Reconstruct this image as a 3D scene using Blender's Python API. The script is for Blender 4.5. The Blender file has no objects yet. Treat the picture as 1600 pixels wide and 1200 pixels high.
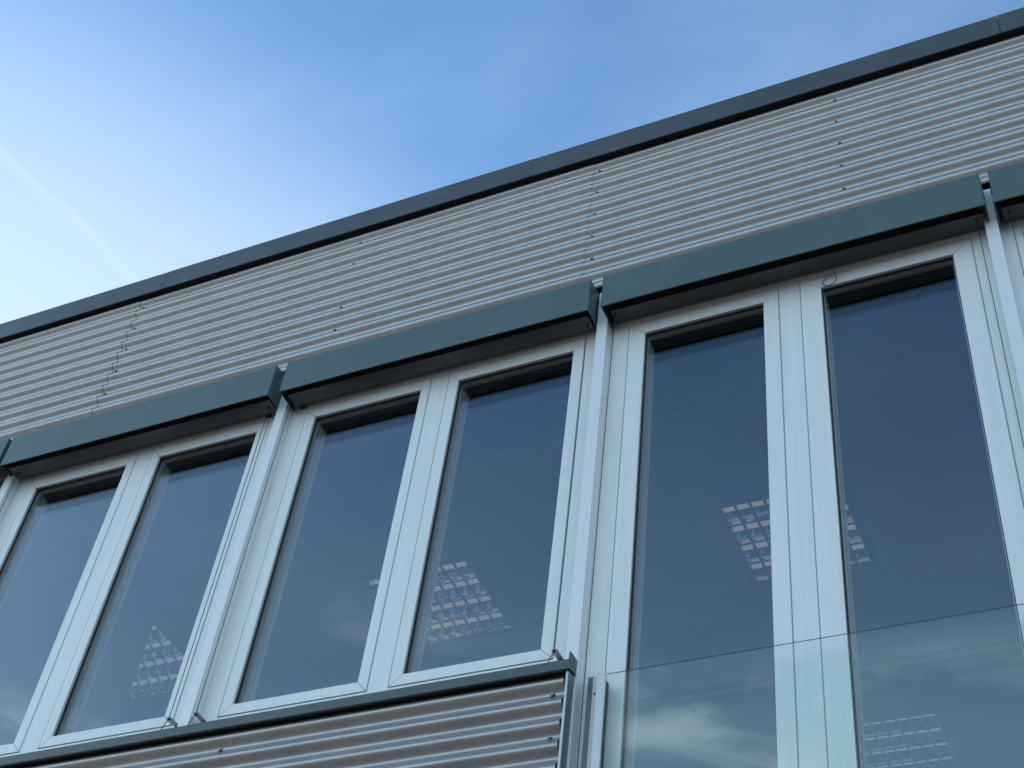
import bpy, bmesh, math, random
from mathutils import Matrix, Vector
random.seed(7)
sc = bpy.context.scene
COL = sc.collection

# ------------------------------------------------------------------ camera, sky, sun, exposure
cd = bpy.data.cameras.new('camera')
cam = bpy.data.objects.new('camera', cd)
COL.objects.link(cam)
cd.sensor_width = 36.0
cd.lens = 50.643
cd.clip_start = 0.05
cd.clip_end = 3000
rt = Vector((0.90776308, 0.40610718, 0.10508636))
dn = Vector((-0.22752041, 0.6871198, -0.69000061))
fw = Vector((-0.35242112, 0.60244779, 0.71613967))
m = Matrix((rt, -dn, -fw)).transposed().to_4x4()
m.translation = Vector((0.87454678, -3.37389885, 1.6))
cam.matrix_world = m
sc.camera = cam

SUN_AZ, SUN_EL = -85.0, 17.0
w = bpy.data.worlds.new('World')
sc.world = w
w.use_nodes = True
nt = w.node_tree
nt.nodes.clear()
N = nt.nodes.new
L = nt.links.new
wo = N('ShaderNodeOutputWorld')
bg = N('ShaderNodeBackground')
bg.inputs['Strength'].default_value = 0.092
sky = N('ShaderNodeTexSky')
sky.sky_type = 'NISHITA'
sky.sun_disc = False
sky.sun_elevation = math.radians(SUN_EL)
sky.sun_rotation = math.radians(SUN_AZ)
sky.air_density = 1.0
sky.dust_density = 0.5
sky.ozone_density = 1.6
sky.altitude = 100


def wmath(op, a, b=None, c=None, clamp=False):
    n = N('ShaderNodeMath')
    n.operation = op
    n.use_clamp = clamp
    for i, v in enumerate((a, b, c)):
        if v is None:
            continue
        if isinstance(v, (int, float)):
            n.inputs[i].default_value = v
        else:
            L(v, n.inputs[i])
    return n.outputs[0]


def wdot(vec, d):
    n = N('ShaderNodeVectorMath')
    n.operation = 'DOT_PRODUCT'
    L(vec, n.inputs[0])
    n.inputs[1].default_value = d
    return n.outputs['Value']


def wsmooth(v, lo, hi):
    n = N('ShaderNodeMapRange')
    n.interpolation_type = 'SMOOTHSTEP'
    L(v, n.inputs['Value'])
    n.inputs['From Min'].default_value = lo
    n.inputs['From Max'].default_value = hi
    return n.outputs['Result']


tc = N('ShaderNodeTexCoord')
gen = tc.outputs['Generated']
# thin cirrus: stretched noise on a plane high above the ground
sep = N('ShaderNodeSeparateXYZ')
L(gen, sep.inputs[0])
zc = wmath('MAXIMUM', sep.outputs['Z'], 0.06)
px = wmath('DIVIDE', sep.outputs['X'], zc)
py = wmath('DIVIDE', sep.outputs['Y'], zc)
com = N('ShaderNodeCombineXYZ')
L(px, com.inputs[0])
L(py, com.inputs[1])
mp = N('ShaderNodeMapping')
mp.inputs['Rotation'].default_value = (0, 0, math.radians(38))
mp.inputs['Scale'].default_value = (0.9, 2.0, 1)
mp.inputs['Location'].default_value = (3.1, 0.4, 0)
L(com.outputs[0], mp.inputs[0])
n1 = N('ShaderNodeTexNoise')
n1.inputs['Scale'].default_value = 1.1
n1.inputs['Detail'].default_value = 7
n1.inputs['Roughness'].default_value = 0.52
n1.inputs['Distortion'].default_value = 0.5
L(mp.outputs[0], n1.inputs['Vector'])
cir = wsmooth(n1.outputs['Fac'], 0.44, 0.80)
n3 = N('ShaderNodeTexNoise')
n3.inputs['Scale'].default_value = 3.0
n3.inputs['Detail'].default_value = 8
n3.inputs['Roughness'].default_value = 0.56
n3.inputs['Distortion'].default_value = 1.1
mp3 = N('ShaderNodeMapping')
mp3.inputs['Rotation'].default_value = (0, 0, math.radians(-28))
mp3.inputs['Scale'].default_value = (0.55, 1.0, 1)
mp3.inputs['Location'].default_value = (3.3, 1.1, 0)
L(com.outputs[0], mp3.inputs[0])
L(mp3.outputs[0], n3.inputs['Vector'])
cir2 = wmath('MULTIPLY', wsmooth(n3.outputs['Fac'], 0.47, 0.66), wmath('SUBTRACT', 1.0, wsmooth(sep.outputs['Z'], 0.52, 0.61)))
# the veil of cirrus thickens towards the sun side and to the low sky
sunv = (math.sin(math.radians(SUN_AZ)) * math.cos(math.radians(SUN_EL)), math.cos(math.radians(SUN_AZ)) * math.cos(math.radians(SUN_EL)), math.sin(math.radians(SUN_EL)))
veil = wsmooth(wdot(gen, tuple(Vector((-0.70, 0.50, 0.50)).normalized())), 0.885, 1.0)
low = wmath('SUBTRACT', 1.0, wsmooth(sep.outputs['Z'], 0.22, 0.86))
veil2 = wmath('MULTIPLY', low, 0.92)
amt = wmath('ADD', wmath('MULTIPLY', cir, 0.22), veil2, clamp=True)
# an old contrail: a great-circle band, fading out upward
tdir = Vector((-0.595, 0.324, 0.735)).cross(Vector((-0.552, 0.433, 0.712))).normalized()
n2 = N('ShaderNodeTexNoise')
n2.inputs['Scale'].default_value = 9
n2.inputs['Detail'].default_value = 5
L(gen, n2.inputs['Vector'])
band = wmath('ABSOLUTE', wmath('ADD', wdot(gen, tuple(tdir)), wmath('MULTIPLY_ADD', n2.outputs['Fac'], 0.020, -0.010)))
trail = wmath('SUBTRACT', 1.0, wsmooth(band, 0.0, 0.0065))
along = wsmooth(wdot(gen, (-0.552, 0.433, 0.712)), 0.970, 0.995)
trail = wmath('MULTIPLY', wmath('MULTIPLY', trail, along), 0.12)
amt = wmath('ADD', amt, trail, clamp=True)
mx = N('ShaderNodeMixRGB')
mx.blend_type = 'MIX'
L(amt, mx.inputs[0])
tn = N('ShaderNodeMixRGB')
tn.blend_type = 'MULTIPLY'
tn.inputs[0].default_value = 1
L(sky.outputs[0], tn.inputs[1])
tn.inputs[2].default_value = (0.79, 1.04, 1.215, 1)     # the camera's cool daylight white balance
L(tn.outputs[0], mx.inputs[1])
mx.inputs[2].default_value = (3.45, 4.85, 6.0, 1)
mx2 = N('ShaderNodeMixRGB')
L(wmath('MULTIPLY', cir2, 0.62), mx2.inputs[0])
mx3 = N('ShaderNodeMixRGB')
L(wmath('MULTIPLY', veil, wmath('MULTIPLY_ADD', cir, 0.15, 0.78), clamp=True), mx3.inputs[0])
L(mx.outputs[0], mx3.inputs[1])
mx3.inputs[2].default_value = (3.05, 3.7, 4.3, 1)
L(mx3.outputs[0], mx2.inputs[1])
mx2.inputs[2].default_value = (9.0, 9.8, 9.8, 1)
L(mx2.outputs[0], bg.inputs['Color'])
L(bg.outputs[0], wo.inputs['Surface'])

sd = bpy.data.lights.new('sun', 'SUN')
sd.energy = 5.0
sd.angle = math.radians(0.53)
sd.color = (1.0, 0.93, 0.84)
sun = bpy.data.objects.new('sun', sd)
COL.objects.link(sun)
sun.rotation_euler = Vector(sunv).to_track_quat('Z', 'Y').to_euler()
sun.location = (-30, 20, 30)

sc.view_settings.view_transform = 'Standard'
sc.view_settings.look = 'None'
sc.view_settings.gamma = 1.0
sc.view_settings.use_curve_mapping = False
sc.view_settings.exposure = 1.52
sc.render.engine = 'CYCLES'
sc.cycles.max_bounces = 14
sc.cycles.transparent_max_bounces = 40
sc.cycles.glossy_bounces = 8
sc.cycles.diffuse_bounces = 5
sc.cycles.use_denoising = True
sc.cycles.caustics_reflective = False
sc.cycles.caustics_refractive = False
sc.cycles.sample_clamp_indirect = 6

# ------------------------------------------------------------------ materials


def srgb(r, g, b):
    f = lambda c: ((c / 255 + 0.055) / 1.055) ** 2.4 if c > 10 else c / 255 / 12.92
    return (f(r), f(g), f(b), 1)


def mat(name, col, rough=0.5, metal=0.0, noise=0.0, nscale=60.0, bump=0.0, bscale=300.0, streak=0.0, spec=0.5, coat=0.0, dirt=None):
    """painted / metal surface: base colour broken up by grime noise, vertical rain streaks and fine relief"""
    ma = bpy.data.materials.new(name)
    ma.use_nodes = True
    t = ma.node_tree
    b = t.nodes['Principled BSDF']
    b.inputs['Roughness'].default_value = rough
    b.inputs['Metallic'].default_value = metal
    b.inputs['Specular IOR Level'].default_value = spec
    b.inputs['Coat Weight'].default_value = coat
    tcn = t.nodes.new('ShaderNodeTexCoord')
    cur = None
    if noise or streak:
        nn = t.nodes.new('ShaderNodeTexNoise')
        nn.inputs['Scale'].default_value = nscale
        nn.inputs['Detail'].default_value = 4
        t.links.new(tcn.outputs['Object'], nn.inputs['Vector'])
        cr = t.nodes.new('ShaderNodeMapRange')
        cr.inputs['From Min'].default_value = 0.3
        cr.inputs['From Max'].default_value = 0.7
        cr.inputs['To Min'].default_value = 1 - noise
        cr.inputs['To Max'].default_value = 1 + noise
        t.links.new(nn.outputs['Fac'], cr.inputs['Value'])
        fac = cr.outputs[0]
        if streak:
            mp2 = t.nodes.new('ShaderNodeMapping')
            mp2.inputs['Scale'].default_value = (45, 45, 1.6)
            t.links.new(tcn.outputs['Object'], mp2.inputs[0])
            ns = t.nodes.new('ShaderNodeTexNoise')
            ns.inputs['Scale'].default_value = 1.0
            ns.inputs['Detail'].default_value = 5
            t.links.new(mp2.outputs[0], ns.inputs['Vector'])
            c2 = t.nodes.new('ShaderNodeMapRange')
            c2.inputs['From Min'].default_value = 0.35
            c2.inputs['From Max'].default_value = 0.7
            c2.inputs['To Min'].default_value = 1 - streak
            c2.inputs['To Max'].default_value = 1 + streak * 0.6
            t.links.new(ns.outputs['Fac'], c2.inputs['Value'])
            mu = t.nodes.new('ShaderNodeMath')
            mu.operation = 'MULTIPLY'
            t.links.new(fac, mu.inputs[0])
            t.links.new(c2.outputs[0], mu.inputs[1])
            fac = mu.outputs[0]
        vm = t.nodes.new('ShaderNodeVectorMath')
        vm.operation = 'SCALE'
        vm.inputs[0].default_value = col[:3]
        t.links.new(fac, vm.inputs['Scale'])
        cur = vm.outputs[0]
    if dirt:
        # patches of dried dust / scuffs with a shape of their own
        dcol, lo, hi, dsc, amount = dirt
        nd = t.nodes.new('ShaderNodeTexNoise')
        nd.inputs['Scale'].default_value = dsc
        nd.inputs['Detail'].default_value = 8
        nd.inputs['Roughness'].default_value = 0.65
        nd.inputs['Distortion'].default_value = 1.2
        t.links.new(tcn.outputs['Object'], nd.inputs['Vector'])
        md = t.nodes.new('ShaderNodeMapRange')
        md.inputs['From Min'].default_value = lo
        md.inputs['From Max'].default_value = hi
        md.inputs['To Max'].default_value = amount
        t.links.new(nd.outputs['Fac'], md.inputs['Value'])
        mm = t.nodes.new('ShaderNodeMixRGB')
        t.links.new(md.outputs[0], mm.inputs[0])
        if cur:
            t.links.new(cur, mm.inputs[1])
        else:
            mm.inputs[1].default_value = col
        mm.inputs[2].default_value = dcol
        cur = mm.outputs[0]
    if cur:
        t.links.new(cur, b.inputs['Base Color'])
    else:
        b.inputs['Base Color'].default_value = col
    if bump:
        nb = t.nodes.new('ShaderNodeTexNoise')
        nb.inputs['Scale'].default_value = bscale
        nb.inputs['Detail'].default_value = 3
        t.links.new(tcn.outputs['Object'], nb.inputs['Vector'])
        bp = t.nodes.new('ShaderNodeBump')
        bp.inputs['Strength'].default_value = bump
        bp.inputs['Distance'].default_value = 0.001
        t.links.new(nb.outputs['Fac'], bp.inputs['Height'])
        t.links.new(bp.outputs[0], b.inputs['Normal'])
    return ma


def glass(name, tint, f0=0.04, bump=0.0, rough=0.0, rcol=(1, 1, 1, 1)):
    """clear float glass: every face reflects by Schlick's law, the rest goes straight through with a slight tint"""
    ma = bpy.data.materials.new(name)
    ma.use_nodes = True
    t = ma.node_tree
    t.nodes.clear()
    o = t.nodes.new('ShaderNodeOutputMaterial')
    tr = t.nodes.new('ShaderNodeBsdfTransparent')
    tr.inputs[0].default_value = tint
    gl = t.nodes.new('ShaderNodeBsdfGlossy')
    gl.inputs['Roughness'].default_value = rough
    gl.inputs['Color'].default_value = rcol
    g = t.nodes.new('ShaderNodeNewGeometry')
    d = t.nodes.new('ShaderNodeVectorMath')
    d.operation = 'DOT_PRODUCT'
    t.links.new(g.outputs['Normal'], d.inputs[0])
    t.links.new(g.outputs['Incoming'], d.inputs[1])

    def mt(op, a, b=None):
        n = t.nodes.new('ShaderNodeMath')
        n.operation = op
        for i, v in enumerate((a, b)):
            if v is None:
                continue
            if isinstance(v, (int, float)):
                n.inputs[i].default_value = v
            else:
                t.links.new(v, n.inputs[i])
        return n.outputs[0]
    c = mt('ABSOLUTE', d.outputs['Value'])
    s = mt('POWER', mt('SUBTRACT', 1.0, c), 5.0)
    fr = mt('ADD', mt('MULTIPLY', s, 1 - f0), f0)
    mix = t.nodes.new('ShaderNodeMixShader')
    t.links.new(fr, mix.inputs[0])
    t.links.new(tr.outputs[0], mix.inputs[1])
    t.links.new(gl.outputs[0], mix.inputs[2])
    t.links.new(mix.outputs[0], o.inputs[0])
    if bump:
        tcn = t.nodes.new('ShaderNodeTexCoord')
        nb = t.nodes.new('ShaderNodeTexNoise')
        nb.inputs['Scale'].default_value = 1.6
        nb.inputs['Detail'].default_value = 1
        t.links.new(tcn.outputs['Object'], nb.inputs['Vector'])
        bp = t.nodes.new('ShaderNodeBump')
        bp.inputs['Strength'].default_value = 1.0
        bp.inputs['Distance'].default_value = bump
        t.links.new(nb.outputs['Fac'], bp.inputs['Height'])
        t.links.new(bp.outputs[0], gl.inputs['Normal'])
    return ma


M = dict(
    frame=mat('silver_painted_aluminium', (0.76, 0.80, 0.795, 1), 0.42, 0.1, dirt=((0.50, 0.50, 0.47, 1), 0.60, 0.80, 6, 0.20), noise=0.03, nscale=500, bump=0.25, bscale=700, streak=0.05),
    post=mat('post_aluminium', (0.76, 0.80, 0.82, 1), 0.36, 0.12, noise=0.02, nscale=400, bump=0.15, bscale=700, streak=0.02),
    sheet=mat('corrugated_aluminium', (0.37, 0.375, 0.37, 1), 0.38, 0.80, noise=0.05, nscale=9, bump=0.1, bscale=500, streak=0.04),
    box=mat('teal_grey_paint', (0.072, 0.120, 0.119, 1), 0.40, 0.0, noise=0.05, nscale=4, bump=0.12, bscale=250, streak=0.05, dirt=((0.22, 0.27, 0.27, 1), 0.60, 0.85, 5, 0.25)),
    coping=mat('weathered_slate_grey_paint', (0.056, 0.071, 0.078, 1), 0.42, 0.0, noise=0.12, nscale=5, bump=0.2, bscale=120, dirt=((0.30, 0.33, 0.36, 1), 0.56, 0.80, 7, 0.30)),
    sill=mat('dark_green_grey_paint', (0.060, 0.095, 0.095, 1), 0.38, 0.0, noise=0.08, nscale=6, bump=0.12, bscale=250, dirt=((0.2, 0.24, 0.24, 1), 0.58, 0.8, 8, 0.2)),
    trim=mat('blue_grey_trim', (0.15, 0.175, 0.20, 1), 0.36, 0.3, noise=0.06, nscale=12, streak=0.06),
    clamp=mat('clamp_aluminium', (0.56, 0.60, 0.61, 1), 0.36, 0.2, noise=0.05, nscale=30, streak=0.05),
    chan=mat('anodised_channel', (0.50, 0.50, 0.47, 1), 0.4, 0.3, noise=0.05, nscale=60),
    rail=mat('grey_rail', (0.085, 0.088, 0.092, 1), 0.42, 0.2, noise=0.06, nscale=5),
    slat_shade=mat('slat_and_shade_grey', (0.045, 0.045, 0.045, 1), 0.7),  # also paints shade on the sash head, head lining and ceiling border
    gapseal=mat('grey_gap_seal', (0.34, 0.37, 0.40, 1), 0.6),
    black=mat('black_rubber', (0.012, 0.013, 0.014, 1), 0.6),
    cable=mat('dark_cable', (0.02, 0.025, 0.03, 1), 0.4),
    steel=mat('zinc_steel', (0.42, 0.43, 0.42, 1), 0.38, 0.8, noise=0.15, nscale=80),
    screw=mat('screw_steel', (0.30, 0.30, 0.29, 1), 0.45, 0.7, noise=0.2, nscale=200),
    spacer=mat('spacer_aluminium', (0.55, 0.57, 0.58, 1), 0.4, 0.5),
    membrane=mat('dark_membrane_and_shade', (0.02, 0.02, 0.022, 1), 0.8),  # also paints shade below the coping and the sill
    wall=mat('render_wall', (0.55, 0.54, 0.51, 1), 0.9, noise=0.05, nscale=3, bump=0.3, bscale=90),
    inwall=mat('interior_paint', (0.45, 0.45, 0.44, 1), 0.9, noise=0.02, nscale=2),
    tile=mat('ceiling_tile_grey', (0.285, 0.285, 0.28, 1), 0.95, noise=0.05, nscale=160, bump=0.4, bscale=260),
    grid=mat('ceiling_grid_white', (0.20, 0.20, 0.195, 1), 0.9),
    carpet=mat('grey_carpet', (0.05, 0.05, 0.055, 1), 0.95, noise=0.2, nscale=300),
    mirror=mat('louvre_aluminium', (0.92, 0.90, 0.86, 1), 0.06, 1.0),
    lampframe=mat('lamp_frame_grey', (0.07, 0.07, 0.07, 1), 0.5),
    tube=mat('lamp_tube', (0.95, 0.90, 0.78, 1), 0.3),
    roof=mat('roof_gravel', (0.25, 0.24, 0.22, 1), 0.95, noise=0.25, nscale=120, bump=0.6, bscale=60),
    desk=mat('desk_laminate', (0.35, 0.33, 0.30, 1), 0.5),
    pane=glass('window_glass', (0.955, 0.96, 0.955, 1), 0.060, bump=0.0010, rcol=(0.76, 0.88, 1.0, 1)),
    rglass=glass('balustrade_glass', (0.945, 0.985, 0.975, 1), 0.030, bump=0.0002),
    edge=mat('glass_edge_green', (0.05, 0.13, 0.12, 1), 0.2, spec=0.6),
)
_t = M['tube'].node_tree.nodes['Principled BSDF']
_t.inputs['Emission Color'].default_value = (1.0, 0.93, 0.80, 1)
_t.inputs['Emission Strength'].default_value = 0.065
# unseen open ground beyond the yard, toned for the cladding's reflections
M['ground'] = mat('unseen_pale_ground', (0.15, 0.148, 0.14, 1), 0.95, noise=0.3, nscale=0.15, bump=0.3, bscale=40)


M['unseen_asphalt'] = mat('unseen_asphalt', (0.070, 0.070, 0.069, 1), 0.9, noise=0.2, nscale=2.0, bump=0.4, bscale=80)

# ------------------------------------------------------------------ mesh helpers


class MB:
    def __init__(self):
        self.v, self.f, self.mi = [], [], []
        self.mats = []

    def _m(self, mt_):
        if mt_ is None:
            return 0
        if mt_ not in self.mats:
            self.mats.append(mt_)
        return self.mats.index(mt_)

    def box(self, x0, x1, y0, y1, z0, z1, mt_=None):
        i = len(self.v)
        self.v += [(x0, y0, z0), (x1, y0, z0), (x1, y1, z0), (x0, y1, z0), (x0, y0, z1), (x1, y0, z1), (x1, y1, z1), (x0, y1, z1)]
        k = self._m(mt_)
        for f in ((0, 3, 2, 1), (4, 5, 6, 7), (0, 1, 5, 4), (1, 2, 6, 5), (2, 3, 7, 6), (3, 0, 4, 7)):
            self.f.append(tuple(i + a for a in f))
            self.mi.append(k)
        return self

    def prism(self, pts, h, axis, a, b, mt_=None):
        """closed polygon pts (in the plane across axis) extruded from a to b along axis"""
        def P(q, t):
            return {'x': (t, q[0], q[1]), 'y': (q[0], t, q[1]), 'z': (q[0], q[1], t)}[axis]
        i = len(self.v)
        n = len(pts)
        self.v += [P(q, a) for q in pts] + [P(q, b) for q in pts]
        k = self._m(mt_)
        for j in range(n):
            self.f.append((i + j, i + (j + 1) % n, i + n + (j + 1) % n, i + n + j))
            self.mi.append(k)
        self.f.append(tuple(i + j for j in range(n))[::-1])
        self.f.append(tuple(i + n + j for j in range(n)))
        self.mi += [k, k]
        return self

    def tube(self, path, r, n=8, mt_=None, closed=False):
        k = self._m(mt_)
        P_ = [Vector(q) for q in path]
        rings = []
        up = Vector((0, 0, 1))
        for a, q in enumerate(P_):
            if closed:
                d = P_[(a + 1) % len(P_)] - P_[a - 1]
            else:
                d = P_[min(a + 1, len(P_) - 1)] - P_[max(a - 1, 0)]
            d.normalize()
            u = d.cross(up if abs(d.z) < 0.95 else Vector((1, 0, 0))).normalized()
            v = d.cross(u)
            i = len(self.v)
            self.v += [tuple(q + u * (r * math.cos(2 * math.pi * s / n)) + v * (r * math.sin(2 * math.pi * s / n))) for s in range(n)]
            rings.append(i)
        pairs = list(zip(rings, rings[1:])) + ([(rings[-1], rings[0])] if closed else [])
        for i0, i1 in pairs:
            for s in range(n):
                self.f.append((i0 + s, i0 + (s + 1) % n, i1 + (s + 1) % n, i1 + s))
                self.mi.append(k)
        if not closed:
            self.f.append(tuple(rings[0] + s for s in range(n))[::-1])
            self.f.append(tuple(rings[-1] + s for s in range(n)))
            self.mi += [k, k]
        return self

    def mesh(self, name, default):
        me = bpy.data.meshes.new(name)
        me.from_pydata(self.v, [], self.f)
        if not self.mats:
            me.materials.append(default)
        else:
            for a in self.mats:
                me.materials.append(a)
            me.polygons.foreach_set('material_index', self.mi)
        bm = bmesh.new()
        bm.from_mesh(me)
        bmesh.ops.recalc_face_normals(bm, faces=bm.faces)
        bm.to_mesh(me)
        bm.free()
        return me


def link(name, me, parent=None, loc=None, bevel=0.0, smooth=False, seg=2):
    o = bpy.data.objects.new(name, me)
    COL.objects.link(o)
    if parent:
        o.parent = parent
    if loc:
        o.location = loc
    if bevel:
        b = o.modifiers.new('bevel', 'BEVEL')
        b.width = bevel
        b.segments = seg
        b.limit_method = 'ANGLE'
        b.angle_limit = math.radians(40)
    if smooth:
        for p_ in me.polygons:
            p_.use_smooth = True
    return o


def ob(name, mb, material, parent=None, loc=None, bevel=0.0, smooth=False, seg=2):
    return link(name, mb.mesh(name, material), parent, loc, bevel, smooth, seg)


def empty(name, loc, label=None, cat=None, group=None):
    o = bpy.data.objects.new(name, None)
    o.empty_display_size = 0.1
    COL.objects.link(o)
    o.location = loc
    if label:
        o['label'] = label
    if cat:
        o['category'] = cat
    if group:
        o['group'] = group
    return o


def cyl(cx, cy, r, n=16):
    return [(cx + r * math.cos(2 * math.pi * k / n), cy + r * math.sin(2 * math.pi * k / n)) for k in range(n)]


# ------------------------------------------------------------------ ground
g = MB()
g.v = [(-900, -900, 0), (900, -900, 0), (900, 900, 0), (-900, 900, 0)]
g.f = [(0, 1, 2, 3)]
g.mi = [0]
go = ob('ground', g, M['ground'])
go['kind'] = 'structure'
g = MB()
g.v = [(-70, -26.0, 0.004), (70, -26.0, 0.004), (70, 0.0, 0.004), (-70, 0.0, 0.004)]
g.f = [(0, 1, 2, 3)]
g.mi = [0]
ob('unseen_asphalt_yard', g, M['unseen_asphalt'])['kind'] = 'structure'  # yard out of view, added to darken reflections in the cladding

# ------------------------------------------------------------------ the office building
B = empty('office_building', (0, 0, 0), 'flat-roofed office building clad in silver corrugated sheet with a ribbon of tall narrow windows', 'building')

XL, XR = -14.0, 12.0
DEPTH = 7.0
POSTS = [-5.085, -3.625, -2.161, -0.713, 0.748, 2.21]
Z_HEAD = 5.975
ZSILL = 4.172

# carcass walls (dark membrane behind the cladding, plaster inside)
wl = MB()
wl.box(XL, XR, 0.012, 0.30, 5.985, 6.90, M['membrane'])                    # above the windows
wl.box(XL, -5.115, 0.012, 0.30, 0, 5.985, M['membrane'])                   # beyond the ribbon, left
wl.box(2.24, XR, 0.012, 0.30, 0, 5.985, M['membrane'])                     # right
wl.box(-5.115, -0.713, -0.030, 0.30, 2.95, 4.150, M['membrane'])           # parapet under the windows
wl.box(-5.115, 2.24, 0.012, 0.30, 0, 2.95, M['wall'])                      # ground storey
ob('wall', wl, M['membrane'], B)
bw = MB()
bw.box(XL, XL + 0.3, 0.30, DEPTH, 0, 6.90)
bw.box(XR - 0.3, XR, 0.30, DEPTH, 0, 6.90)
bw.box(XL, XR, DEPTH, DEPTH + 0.3, 0, 6.90)
ob('wall', bw, M['wall'], B)
rf = MB()
rf.box(XL, XR, 0.0, DEPTH + 0.3, 6.902, 6.96)
ob('roof', rf, M['roof'], B)

# coping: sheet-metal segments with a lapped joint
zc0, zc1, yc = 6.908, 7.042, -0.070
cuts = [XL, -8.2, -5.15, -3.15, -1.153, 0.939, 2.95, 5.0, 8.0, XR]
for a, (x0, x1) in enumerate(zip(cuts, cuts[1:])):
    lap = 0.0006 if a % 2 else 0.0
    s = MB()
    y0 = yc - lap
    prof = [(y0, zc0), (y0, zc1 + lap), (0.36, zc1 + 0.02 + lap), (0.36, zc0 + 0.03), (0.345, zc0 + 0.03), (0.345, zc1 - 0.004),
            (y0 + 0.0025, zc1 - 0.004), (y0 + 0.0025, zc0 + 0.003), (y0 + 0.006, zc0 + 0.003), (y0 + 0.006, zc0)]
    s.prism(prof, 0, 'x', x0 + 0.001, x1 + (0.03 if a % 2 else -0.001))
    ob('coping', s, M['coping'], B, bevel=0.0012, seg=2)
uc = MB()
uc.box(XL, XR, yc + 0.012, 0.010, zc0 + 0.012, zc1 - 0.01)
ob('coping_shade_core', uc, M['membrane'], B)  # black fill that paints the shadow under the coping


# corrugated sheets
def wave(x0, x1, z0, z1, trough_z, pitch, y_tr, y_cr, seg=14, holes=None):
    n = int((z1 - z0) / pitch * seg)
    mid, amp = (y_tr + y_cr) / 2, (y_tr - y_cr) / 2
    mb = MB()
    xs = [x0, x0 + 0.002] + [x0 + (x1 - x0) * t / 8 for t in range(1, 8)] + [x1 - 0.002, x1]
    for i in range(n + 1):
        z = z0 + (z1 - z0) * i / n
        y = mid + amp * math.cos(2 * math.pi * (z - trough_z) / pitch)
        for x in xs:
            mb.v.append((x, y, z))
    k = len(xs)
    for i in range(n):
        for j in range(k - 1):
            a = i * k + j
            mb.f.append((a, a + 1, a + k + 1, a + k))
            mb.mi.append(0)
    return mb


def screw_mesh():
    mb = MB()
    n = 14
    # washer, flange, hexagon head, pointing to -Y
    mb.prism(cyl(0, 0, 0.0080, n), 0, 'y', 0.0, -0.0018, M['black'])
    mb.prism(cyl(0, 0, 0.0072, n), 0, 'y', -0.0018, -0.0032, M['screw'])
    mb.prism(cyl(0, 0, 0.0046, 6), 0, 'y', -0.0032, -0.0082, M['screw'])
    return mb.mesh('screw', M['screw'])


SCREW = screw_mesh()
UP_P, UP_T = 0.07757, 6.863
Y_TR, Y_CR = -0.0165, -0.0370
joints = [-8.2, -5.73, -3.30, -0.832, 1.63, 4.09]
cols = [[-5.71, -4.50], [-3.278, -2.03], [-0.807, 0.249], [1.655, 2.9]]
for a, (x0, x1) in enumerate(zip(joints, joints[1:])):
    wv = wave(x0 - 0.045, x1, 6.030, 6.925, UP_T, UP_P, Y_TR + 0.0024 * (a - 2), Y_CR + 0.0024 * (a - 2))
    so = ob('corrugated_sheet', wv, M['sheet'], B, smooth=True)
    sm = so.modifiers.new('thickness', 'SOLIDIFY')
    sm.thickness = 0.0010
    sm.offset = 0
    if 1 <= a <= 4:
        for cx in cols[a - 1]:
            for k in range(5):
                if (cx, k) in ((-2.03, 2), (2.9, 3)):
                    continue
                s = link('screw', SCREW, so, (cx + random.uniform(-.007, .007), Y_TR + 0.0024 * (a - 2) - 0.001, UP_T - 2 * k * UP_P + random.uniform(-.002, .002)))
                s.rotation_euler = (random.uniform(-.1, .1), random.uniform(0, 1), 0)

# lower sheet on the parapet
LO_P, LO_T = 0.0745, 4.079
lw = wave(-5.10, -0.7200, 2.92, 4.1375, LO_T, LO_P, -0.0560, -0.0785)
so = ob('corrugated_sheet', lw, M['sheet'], B, smooth=True)
sm = so.modifiers.new('thickness', 'SOLIDIFY')
sm.thickness = 0.0010
sm.offset = 0
for cx in (-0.757, -1.957, -3.16, -4.36):
    for k in range(7):
        s = link('screw', SCREW, so, (cx + random.uniform(-.004, .004), -0.0580, LO_T - 2 * k * LO_P + random.uniform(-.002, .002)))
        s.rotation_euler = (random.uniform(-.1, .1), random.uniform(0, 1), 0)

# sill flashing with upstand end cap
s = MB()
s.prism([(-0.100, 4.137), (-0.100, 4.172), (0.002, 4.182), (0.002, 4.179), (-0.0975, 4.1695), (-0.0975, 4.140), (-0.088, 4.140), (-0.088, 4.137)], 0, 'x', -5.11, -0.6975)
s.box(-5.11, -0.725, -0.0850, -0.031, 4.143, 4.160, M['membrane'])  # black strip painted in as the shadow band below the sill
s.mats.insert(0, M['sill'])
s.mi = [0 if i < len(s.mi) - 6 else 1 for i in range(len(s.mi))]
ob('window_sill', s, M['sill'], B, bevel=0.0010)
s = MB()
s.prism([(-0.103, 4.135), (-0.103, 4.196), (-0.098, 4.198), (-0.004, 4.200), (-0.004, 4.152)], 0, 'x', -0.6970, -0.6925)
ob('sill_end_cap', s, M['sill'], B, bevel=0.0008)
# corner trim that closes the end of the parapet
s = MB()
s.box(-0.7000, -0.6975, -0.0900, -0.0005, 2.92, 4.134)
ob('corner_trim', s, M['trim'], B, bevel=0.0006)
s = MB()
s.box(-0.7075, -0.7002, -0.0900, -0.0870, 2.92, 4.134)
s.box(-0.6974, -0.6955, -0.0070, -0.0005, 2.92, 4.134)
ob('corner_trim', s, M['clamp'], B)

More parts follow.
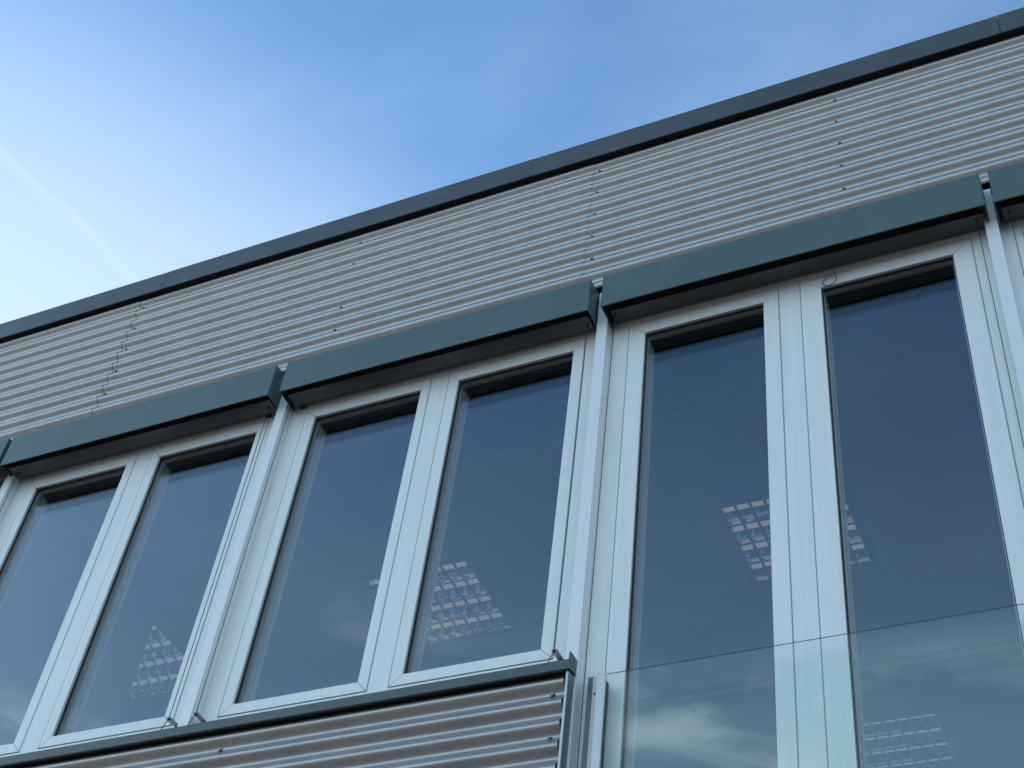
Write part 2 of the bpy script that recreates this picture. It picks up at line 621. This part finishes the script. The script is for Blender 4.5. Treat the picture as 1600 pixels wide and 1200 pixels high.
# posts between the bays
for i, px_ in enumerate(POSTS):
    s = MB()
    zb = 4.184 if px_ < -0.8 else 2.95
    top = 5.972
    prof = [(-0.050, zb)] + [(-0.050, top - 0.020), (-0.048, top - 0.010), (-0.042, top - 0.003), (-0.034, top), (-0.0010, top), (-0.0010, zb)]
    s.prism(prof, 0, 'x', px_ - 0.022, px_ + 0.022)
    ob('cover_post', s, M['post'], B, bevel=0.0012)
s = MB()
for px_ in POSTS:
    s.box(px_ - 0.004, px_ + 0.004, 0.003, 0.080, 2.95, 5.97)
ob('expansion_joint', s, M['black'], B)

# ------------------------------------------------------------------ windows
# bay: (left post, right post, pane1 x0,x1, gaps, pane2 x0,x1, gaps, opening bottom, frame bottom)
C_ = dict(p=[(-3.480, -2.9761), (-2.801, -2.2978)], g=[(-3.526, -2.932), (-2.846, -2.2545)], zb=4.303, fb=4.178)
bays = []


def shift(b, d, **k):
    n = dict(p=[(a + d, c + d) for a, c in b['p']], g=[(a + d, c + d) for a, c in b['g']], zb=b['zb'], fb=b['fb'])
    n.update(k)
    return n


B_ = dict(p=[(-2.0133, -1.5146), (-1.3455, -0.8468)], g=[(-2.0625, -1.4735), (-1.3925, -0.8012)], zb=4.303, fb=4.178)
A_ = dict(p=[(-0.5525, -0.0882), (0.1274, 0.6000)], g=[(-0.6185, -0.0304), (0.0501, 0.6690)], zb=3.15, fb=3.02)
bays = [shift(C_, -1.46), C_, B_, A_, shift(A_, 1.461)]
ZT, GT = 5.712, 5.767
GW = 0.0042   # width of the shadow gap round a sash


def sash_mesh(g0, g1, p0, p1, zb, gb):
    """four mitred profiles with a hair joint at each mitre"""
    mb = MB()
    x0, x1, z0, z1 = g0 + GW / 2, g1 - GW / 2, gb + GW / 2, GT - GW / 2
    e = 0.0007
    yf, yb = -0.0025, 0.070

    def bar(outer_a, outer_b, inner_b, inner_a, vert):
        pts = [outer_a, outer_b, inner_b, inner_a]
        c = (sum(q[0] for q in pts) / 4, sum(q[1] for q in pts) / 4)
        q4 = []
        for q in pts:
            if vert:
                q4.append((q[0], q[1] - e * 1.4 * (1 if q[1] > c[1] else -1)))
            else:
                q4.append((q[0] - e * 1.4 * (1 if q[0] > c[0] else -1), q[1]))
        mb.prism(q4, 0, 'y', yf, 0.024)
    bar((x0, z0), (x0, z1), (p0, ZT), (p0, zb), True)
    bar((x1, z0), (x1, z1), (p1, ZT), (p1, zb), True)
    bar((x0, z1), (x1, z1), (p1, ZT), (p0, ZT), False)
    bar((x0, z0), (x1, z0), (p1, zb), (p0, zb), False)
    # inner half of the sash, seen through the glass
    for a, b_, c, d in ((x0 + .002, p0 + 0.006, z0, z1), (p1 - 0.006, x1 - .002, z0, z1)):
        mb.box(a, b_, 0.050, 0.092, c, d)
    mb.box(p0 + 0.006, p1 - 0.006, 0.050, 0.092, z0 + .002, zb + 0.006)
    # web between (keeps the frame one body)
    mb.box(x0 + .004, p0 - 0.014, 0.0245, 0.0495, z0 + .004, z1 - .004)
    mb.box(p1 + 0.014, x1 - .004, 0.0245, 0.0495, z0 + .004, z1 - .004)
    mb.box(p0 - 0.0135, p1 + 0.0135, 0.0245, 0.0495, ZT + 0.014, z1 - .004)
    mb.box(p0 - 0.0135, p1 + 0.0135, 0.0245, 0.0495, z0 + .004, zb - 0.014)
    return mb


for bi, b in enumerate(bays):
    l, r = POSTS[bi] + 0.005, POSTS[bi + 1] - 0.005
    gb = b['zb'] - 0.0435
    fr = MB()
    (g0, g1), (g2, g3) = b['g']
    h = GW / 2
    fr.box(l, g0 - h, 0.0, 0.080, b['fb'], Z_HEAD)
    fr.box(g3 + h, r, 0.0, 0.080, b['fb'], Z_HEAD)
    fr.box(g1 + h, g2 - h, 0.0, 0.080, b['fb'], Z_HEAD)
    for a, c in ((g0, g1), (g2, g3)):
        fr.box(a - h, c + h, 0.0, 0.080, GT + h, Z_HEAD)
        fr.box(a - h, c + h, 0.0, 0.080, b['fb'], gb - h)
    win = ob('window', fr, M['frame'], B)
    rb = MB()
    for a, c in ((g0, g1), (g2, g3)):      # dark rebate at the bottom of the shadow gaps
        rb.box(a - h, a + h + .004, 0.0016, 0.060, gb - h, GT + h)
        rb.box(c - h - .004, c + h, 0.0016, 0.060, gb - h, GT + h)
        rb.box(a + h + .004, c - h - .004, 0.0016, 0.060, GT - h - .003, GT + h)
        rb.box(a + h + .004, c - h - .004, 0.0016, 0.060, gb - h, gb + h + .003)
    # rebates overlap nothing visible: they lie in the gap between frame and sash
    ob('rebate_seal', rb, M['gapseal'], win)
    for k in range(2):
        p0, p1 = b['p'][k]
        q0, q1 = b['g'][k]
        ob('sash', sash_mesh(q0, q1, p0, p1, b['zb'], gb), M['frame'], win, bevel=0.0006, seg=1)
        hb = MB()                          # inner head of the sash, shade put into its dark colour
        hb.box(p0 + 0.006, p1 - 0.006, 0.050, 0.092, ZT - 0.006, GT - GW / 2 - .002)
        ob('inner_head', hb, M['slat_shade'], win)
        gs = MB()                          # glazing gasket
        t_ = 0.004
        zb = b['zb']
        for (a, c, d, e) in ((p0 - .003, p0 + t_, zb - .003, ZT + .003), (p1 - t_, p1 + .003, zb - .003, ZT + .003),
                             (p0 + t_, p1 - t_, ZT - t_, ZT + .003), (p0 + t_, p1 - t_, zb - .003, zb + t_)):
            gs.box(a, c, 0.0085, 0.0178, d, e)
        ob('gasket', gs, M['black'], win)
        sp = MB()                          # spacer bar between the two panes
        for (a, c, d, e) in ((p0 - .004, p0 + .008, zb - .004, ZT + .004), (p1 - .008, p1 + .004, zb - .004, ZT + .004),
                             (p0 + .008, p1 - .008, ZT - .008, ZT + .004), (p0 + .008, p1 - .008, zb - .004, zb + .008)):
            sp.box(a, c, 0.0245, 0.0395, d, e)
        ob('spacer_bar', sp, M['spacer'], win)
        for y0 in (0.018, 0.040):
            gl = MB()
            gl.box(p0 - .012, p1 + .012, y0, y0 + 0.006, zb - .012, ZT + .012)
            pn = ob('pane', gl, M['pane'], win)

# ------------------------------------------------------------------ interior
fl = MB()
fl.box(XL + .3, XR - .3, 0.31, DEPTH - .001, 2.90, 3.00)
ob('floor', fl, M['carpet'])['kind'] = 'structure'
ce = MB()
ZC = 5.90
ce.box(-7.0, 4.0, 0.31, 6.2, 6.10, 6.14)
ceil = ob('ceiling', ce, M['membrane'])
ceil['kind'] = 'structure'
# wall lining round the room
ln = MB()
ln.box(-7.0, -6.95, 0.31, 6.15, 3.001, 6.098)
ln.box(3.95, 4.0, 0.31, 6.15, 3.001, 6.098)
ln.box(-7.0, 4.0, 6.15, 6.20, 3.001, 6.098)
ln.box(-7.0, -5.115, 0.301, 0.309, 3.001, 6.098)
ln.box(2.24, 4.0, 0.301, 0.309, 3.001, 6.098)
ln.box(-5.115, -0.72, 0.301, 0.330, 3.001, 4.16)
ob('wall', ln, M['inwall'], B)
pt = MB()
pt.box(-3.70, -3.56, 0.085, 1.06, 3.001, ZC - 0.002)
ob('partition_wall', pt, M['inwall'], B)
# head lining above the windows, coloured dark to stand for shade there
hl = MB()
hl.box(-5.11, 2.235, 0.302, 0.315, ZC - 0.02, 6.098)
hl.box(-5.11, 2.235, 0.093, 0.302, 5.965, 5.984)
ob('head_lining', hl, M['slat_shade'], B)

# grid and tiles
T = 0.60
X0, Y0 = -0.70, 1.21
lamp_cells = set()
lamp_pos = []
for i in range(-3, 3):
    for j in range(0, 3):
        cx_, cy_ = X0 + 1.8 * i, Y0 + 1.8 * j
        if cx_ < -6.4 or cx_ > 3.0:
            continue
        lamp_cells.add((i * 3, j * 3))
        lamp_pos.append((cx_, cy_, i, j))
tm = MB()
tm.box(0.004, T - 0.004, 0.004, T - 0.004, 0.0, 0.015)
TILE = tm.mesh('ceiling_tile', M['tile'])
for i in range(-10, 8):
    for j in range(-2, 8):
        if (i, j) in lamp_cells:
            continue
        x, y = X0 + T * i, Y0 + T * j
        if x < -6.9 or x > 3.3:
            continue
        yy = max(y, 0.32)
        if j == -2 or y < 0.32:
            continue
        link('ceiling_tile', TILE, ceil, (x, y, ZC + random.uniform(-.0015, .0015)))
eb = MB()
eb.box(-6.94, 3.94, 0.335, Y0 - T - 0.012, ZC, ZC + 0.015)
ob('ceiling_border', eb, M['slat_shade'], ceil)  # dark colour stands for shade on the ceiling by the windows
gr = MB()
for i in range(-10, 8):
    gr.box(X0 + T * i - 0.005, X0 + T * i + 0.005, 0.335, 6.14, ZC + 0.0020, ZC + 0.008)
for j in range(-1, 9):
    gr.box(-6.94, 3.94, Y0 + T * j - 0.005, Y0 + T * j + 0.005, ZC + 0.0015, ZC + 0.0075)
ob('ceiling_grid', gr, M['grid'], ceil)


# louvre ceiling lamps: their tubes glow faintly warm by daylight
def lamp_parts():
    fr = MB()
    a, b_ = 0.012, T - 0.012
    for q in ((a, b_, a, a + .012), (a, b_, b_ - .012, b_), (a, a + .012, a + .012, b_ - .012), (b_ - .012, b_, a + .012, b_ - .012)):
        fr.box(q[0], q[1], q[2], q[3], -0.006, 0.070)
    fr.box(a, b_, a, b_, 0.070, 0.074)
    ch = []
    n_ch = 4
    wch = (T - 0.048) / n_ch
    ref = MB()
    tb = MB()
    for c in range(n_ch):
        yc_ = 0.024 + wch * (c + 0.5)
        # parabolic side reflectors running along x
        K = 7
        for side in (-1, 1):
            i0 = len(ref.v)
            for k in range(K + 1):
                t_ = k / K
                yy = yc_ + side * (0.016 + (wch / 2 - 0.018) * (1 - t_ ** 1.8))
                zz = 0.000 + 0.052 * t_
                ref.v += [(0.026, yy, zz), (T - 0.026, yy, zz)]
            for k in range(K):
                q = i0 + 2 * k
                ref.f.append((q, q + 1, q + 3, q + 2))
                ref.mi.append(0)
        # cross blades, V section, notched ends
        nb = 8
        for k in range(nb + 1):
            xx = 0.030 + (T - 0.060) * k / nb
            i0 = len(ref.v)
            hw = wch / 2 - 0.010
            ref.v += [(xx, yc_ - hw, 0.031), (xx, yc_ + hw, 0.031), (xx - .007, yc_ - hw, 0.002), (xx - .007, yc_ + hw, 0.002), (xx + .007, yc_ - hw, 0.002), (xx + .007, yc_ + hw, 0.002)]
            ref.f += [(i0, i0 + 1, i0 + 3, i0 + 2), (i0, i0 + 4, i0 + 5, i0 + 1), (i0 + 2, i0 + 3, i0 + 5, i0 + 4)]
            ref.mi += [0, 0, 0]
        tb.tube([(0.03, yc_, 0.046), (T - 0.03, yc_, 0.046)], 0.013, 10)
    return fr.mesh('lamp_frame', M['lampframe']), ref.mesh('louvre', M['mirror']), tb.mesh('lamp_tube', M['tube'])


LF, LL, LT = lamp_parts()
for p_ in LL.polygons:
    p_.use_smooth = False
where = {(-1, 0): 'louvred ceiling lamp behind the right pane of the middle window bay, above the sill corner',
         (0, 0): 'louvred ceiling lamp split in view by the wide white mullion above the glass balustrade',
         (0, 1): 'louvred ceiling lamp seen low through the glass balustrade, further back in the room',
         (-2, 0): 'faint louvred ceiling lamp behind the lower corner of the leftmost full window bay'}
for cx_, cy_, i, j in lamp_pos:
    lab = where.get((i, j)) or 'louvred ceiling lamp %s' % (
        ('near the windows, ' if j == 0 else 'mid-room, ' if j == 1 else 'at the back of the room, ') +
        {-3: 'far left beyond the partition', -2: 'left of the middle lamps', -1: 'over the middle of the room', 0: 'behind the tall glazed doors', 1: 'right of the tall glazed doors', 2: 'far right'}[i])
    lo = empty('ceiling_lamp', (cx_, cy_, ZC), lab, 'ceiling lamp', 'square louvred lamps set in the office ceiling')
    link('lamp_frame', LF, lo)
    link('louvre', LL, lo)
    link('lamp_tube', LT, lo)

# ------------------------------------------------------------------ external blinds in their boxes
XB = [(-5.062, -3.642), (-3.617, -2.1865), (-2.130, -0.7405), (-0.688, 0.7455), (0.7755, 2.18)]
RZ = [(5.784, 0.0), (5.784, 0.0), (5.784, 0.0), (5.799, 0.013), (5.799, 0.013)]
CABX = [(-5.03, -3.68), (-3.572, -2.225), (-2.113, -0.772), (-0.660, 0.7035), (0.815, 2.15)]
LABB = ['green-grey blind box at the left edge of the photo, only its right end in view',
        'green-grey blind box above the leftmost full window bay',
        'green-grey blind box above the middle window bay, directly over the dark sill',
        'green-grey blind box over the tall glazed doors, wide black slot and wire loop below it',
        'green-grey blind box cut off by the right edge of the photo']


def rail_mesh(x0, x1, z, up):
    mb = MB()
    ya, yb_ = -0.0925 + up * 1.3, -0.022 + up
    mb.prism([(ya, z), (yb_, z), (yb_, z + 0.016), (ya + 0.012, z + 0.018), (ya, z + 0.007)], 0, 'x', x0 + 0.016, x1 - 0.016)
    return mb


for k, (x0, x1) in enumerate(XB):
    z0, z1 = 5.776, 5.957
    bo = empty('blind_box', ((x0 + x1) / 2, -0.065, z0), LABB[k], 'blind box', 'blind boxes in a row above the window bays')
    ox, oy, oz = bo.location
    def rel(mb):
        mb.v = [(a - ox, b_ - oy, c - oz) for a, b_, c in mb.v]
        return mb
    cv = MB()
    t_ = 0.0022
    cv.prism([(-0.130, z0), (-0.130, z1), (-0.004, z1 + 0.004), (-0.004, z1 + 0.0018), (-0.130 + t_, z1 - t_), (-0.130 + t_, z0 + t_), (-0.1250, z0 + t_), (-0.1250, z0)], 0, 'x', x0 + 0.0024, x1 - 0.0024)
    ob('cover', rel(cv), M['box'], bo, bevel=0.0011)
    for xa in (x0, x1 - 0.0022):
        ec = MB()
        ec.prism([(-0.1306, z0 - .0004), (-0.1306, z1 + .0005), (-0.004, z1 + 0.005), (-0.004, z0 - .0004)], 0, 'x', xa, xa + 0.0022)
        ec2 = ob('end_cap', rel(ec), M['box'], bo, bevel=0.0007)
    sp = MB()
    zr, up = RZ[k]
    for q in range(9):
        sp.box(x0 + 0.03, x1 - 0.03, -0.088 + up, -0.030 + up, zr + 0.026 + q * 0.0095, zr + 0.026 + q * 0.0095 + 0.004)
    ob('slat_pack', rel(sp), M['slat_shade'], bo)
    rl = rail_mesh(x0, x1, zr, up)
    ra = ob('bottom_rail', rel(rl), M['rail'], bo, bevel=0.0012)
    c0, c1 = CABX[k]
    for ci, cx_ in enumerate((c0, c1)):
        gm = MB()
        gm.prism(cyl(cx_, -0.055, 0.0055, 12), 0, 'z', zr - 0.004, zr + 0.002)
        ob('grommet', rel(gm), M['black'], bo)
        low = 4.25 if k < 3 else 3.1
        cb = MB()
        pts = [(cx_, -0.055, zr)]
        for q in range(1, 5):
            t2 = q / 5
            pts.append((cx_ + 0.0012 * math.sin(3.1 * t2) * (1 if ci else -1), -0.055, zr + (low - zr) * t2))
        pts.append((cx_, -0.055, low))
        if k < 3:
            pts += [(cx_ - 0.003, -0.057, low - 0.012), (cx_ - 0.016, -0.060, low - 0.050)]
        cb.tube(pts, 0.0016, 6)
        ob('guide_cable', rel(cb), M['cable'], bo)
        if k < 3:
            gb_ = MB()
            hw, tip = 0.0085, -0.062
            pl = [(cx_ + hw, -0.003)] + [(cx_ + hw * math.cos(a), tip + 0.010 - hw * math.sin(a)) for a in [math.pi * s_ / 8 for s_ in range(9)]] + [(cx_ - hw, -0.003)]
            gb_.prism(pl, 0, 'z', 4.247, 4.2505, M['steel'])
            rim = [(cx_ + hw - .0005, -0.003, 4.249)] + [(cx_ + (hw - .0005) * math.cos(a), tip + 0.010 - (hw - .0005) * math.sin(a), 4.249) for a in [math.pi * s_ / 8 for s_ in range(9)]] + [(cx_ - hw + .0005, -0.003, 4.249)]
            gb_.tube(rim, 0.0026, 6, M['steel'])
            gb_.box(cx_ - hw, cx_ + hw, -0.0045, -0.0006, 4.215, 4.2465, M['steel'])
            gb_.tube([(cx_, -0.055, 4.243), (cx_, -0.055, 4.2465)], 0.0045, 8, M['black'])
            ob('cable_guide', rel(gb_), M['steel'], bo)
    # dark fixing clips under the back edge
    for cx_ in ((x0 + 0.045,) if k == 2 else (x1 - 0.070,) if k == 1 else ()):
        cl = MB()
        cl.box(cx_ - 0.015, cx_ + 0.015, -0.012, -0.0006, zr - 0.003, zr + 0.004)
        ob('fixing_clip', rel(cl), M['black'], bo, bevel=0.001)
    if k == 3:
        lp = MB()
        pts = []
        for q in range(22):
            a = math.radians(60 + 330 * q / 21)
            pts.append((0.163 + 0.027 * math.cos(a), -0.012 - 0.004 * math.cos(a), 5.727 + 0.025 * math.sin(a)))
        pts.append((0.182, -0.010, 5.775))
        lp.tube(pts, 0.0017, 6)
        ob('wire_loop', rel(lp), M['cable'], bo)

# ------------------------------------------------------------------ glass balustrade before the doors
bl = empty('glass_balustrade', (0.02, -0.045, 3.0), 'clear frameless glass balustrade across the lower half of the tall glazed doors', 'balustrade')


def rb_(mb):
    mb.v = [(a - 0.02, b_ + 0.045, c - 3.0) for a, b_, c in mb.v]
    return mb


gp = MB()
gp.box(-0.5990, 0.6520, -0.058, -0.048, 3.02, 4.1235)
ob('glass_panel', rb_(gp), M['rglass'], bl)
ge = MB()
ge.box(-0.5865, 0.6395, -0.0583, -0.0555, 4.1237, 4.1247)
ob('glass_edge', rb_(ge), M['edge'], bl)
for sgn in (-1, 1):
    def X(v):
        return v if sgn < 0 else 0.053 - v
    def bx(mb, a, b_, *r):
        a, b_ = X(a), X(b_)
        mb.box(min(a, b_), max(a, b_), *r)
    pr = MB()
    bx(pr, -0.6660, -0.6425, -0.018, -0.0008, 3.0, 4.152)
    ob('back_flange', rb_(pr), M['trim'], bl, bevel=0.0006)
    pr = MB()
    bx(pr, -0.6423, -0.6150, -0.034, -0.0008, 3.0, 4.138)
    ob('screw_channel', rb_(pr), M['chan'], bl, bevel=0.0008)
    pr = MB()
    bx(pr, -0.6142, -0.5870, -0.068, -0.0585, 3.0, 4.1240)
    bx(pr, -0.6142, -0.6080, -0.0583, -0.0182, 3.0, 4.1240)
    ob('side_profile', rb_(pr), M['clamp'], bl, bevel=0.0008)
    sl = MB()
    bx(sl, -0.6078, -0.5960, -0.0475, -0.0182, 3.0, 4.116)
    ob('glazing_seal', rb_(sl), M['black'], bl)
    for (sx, sy, sz) in ((-0.6600, -0.0182, 4.110), (-0.6340, -0.0342, 4.078), (-0.6600, -0.0182, 3.70), (-0.6340, -0.0342, 3.68)):
        s = link('screw', SCREW, bl, (X(sx) - 0.02, sy + 0.045, sz - 3.0))
        s.scale = (0.55, 0.5, 0.55)
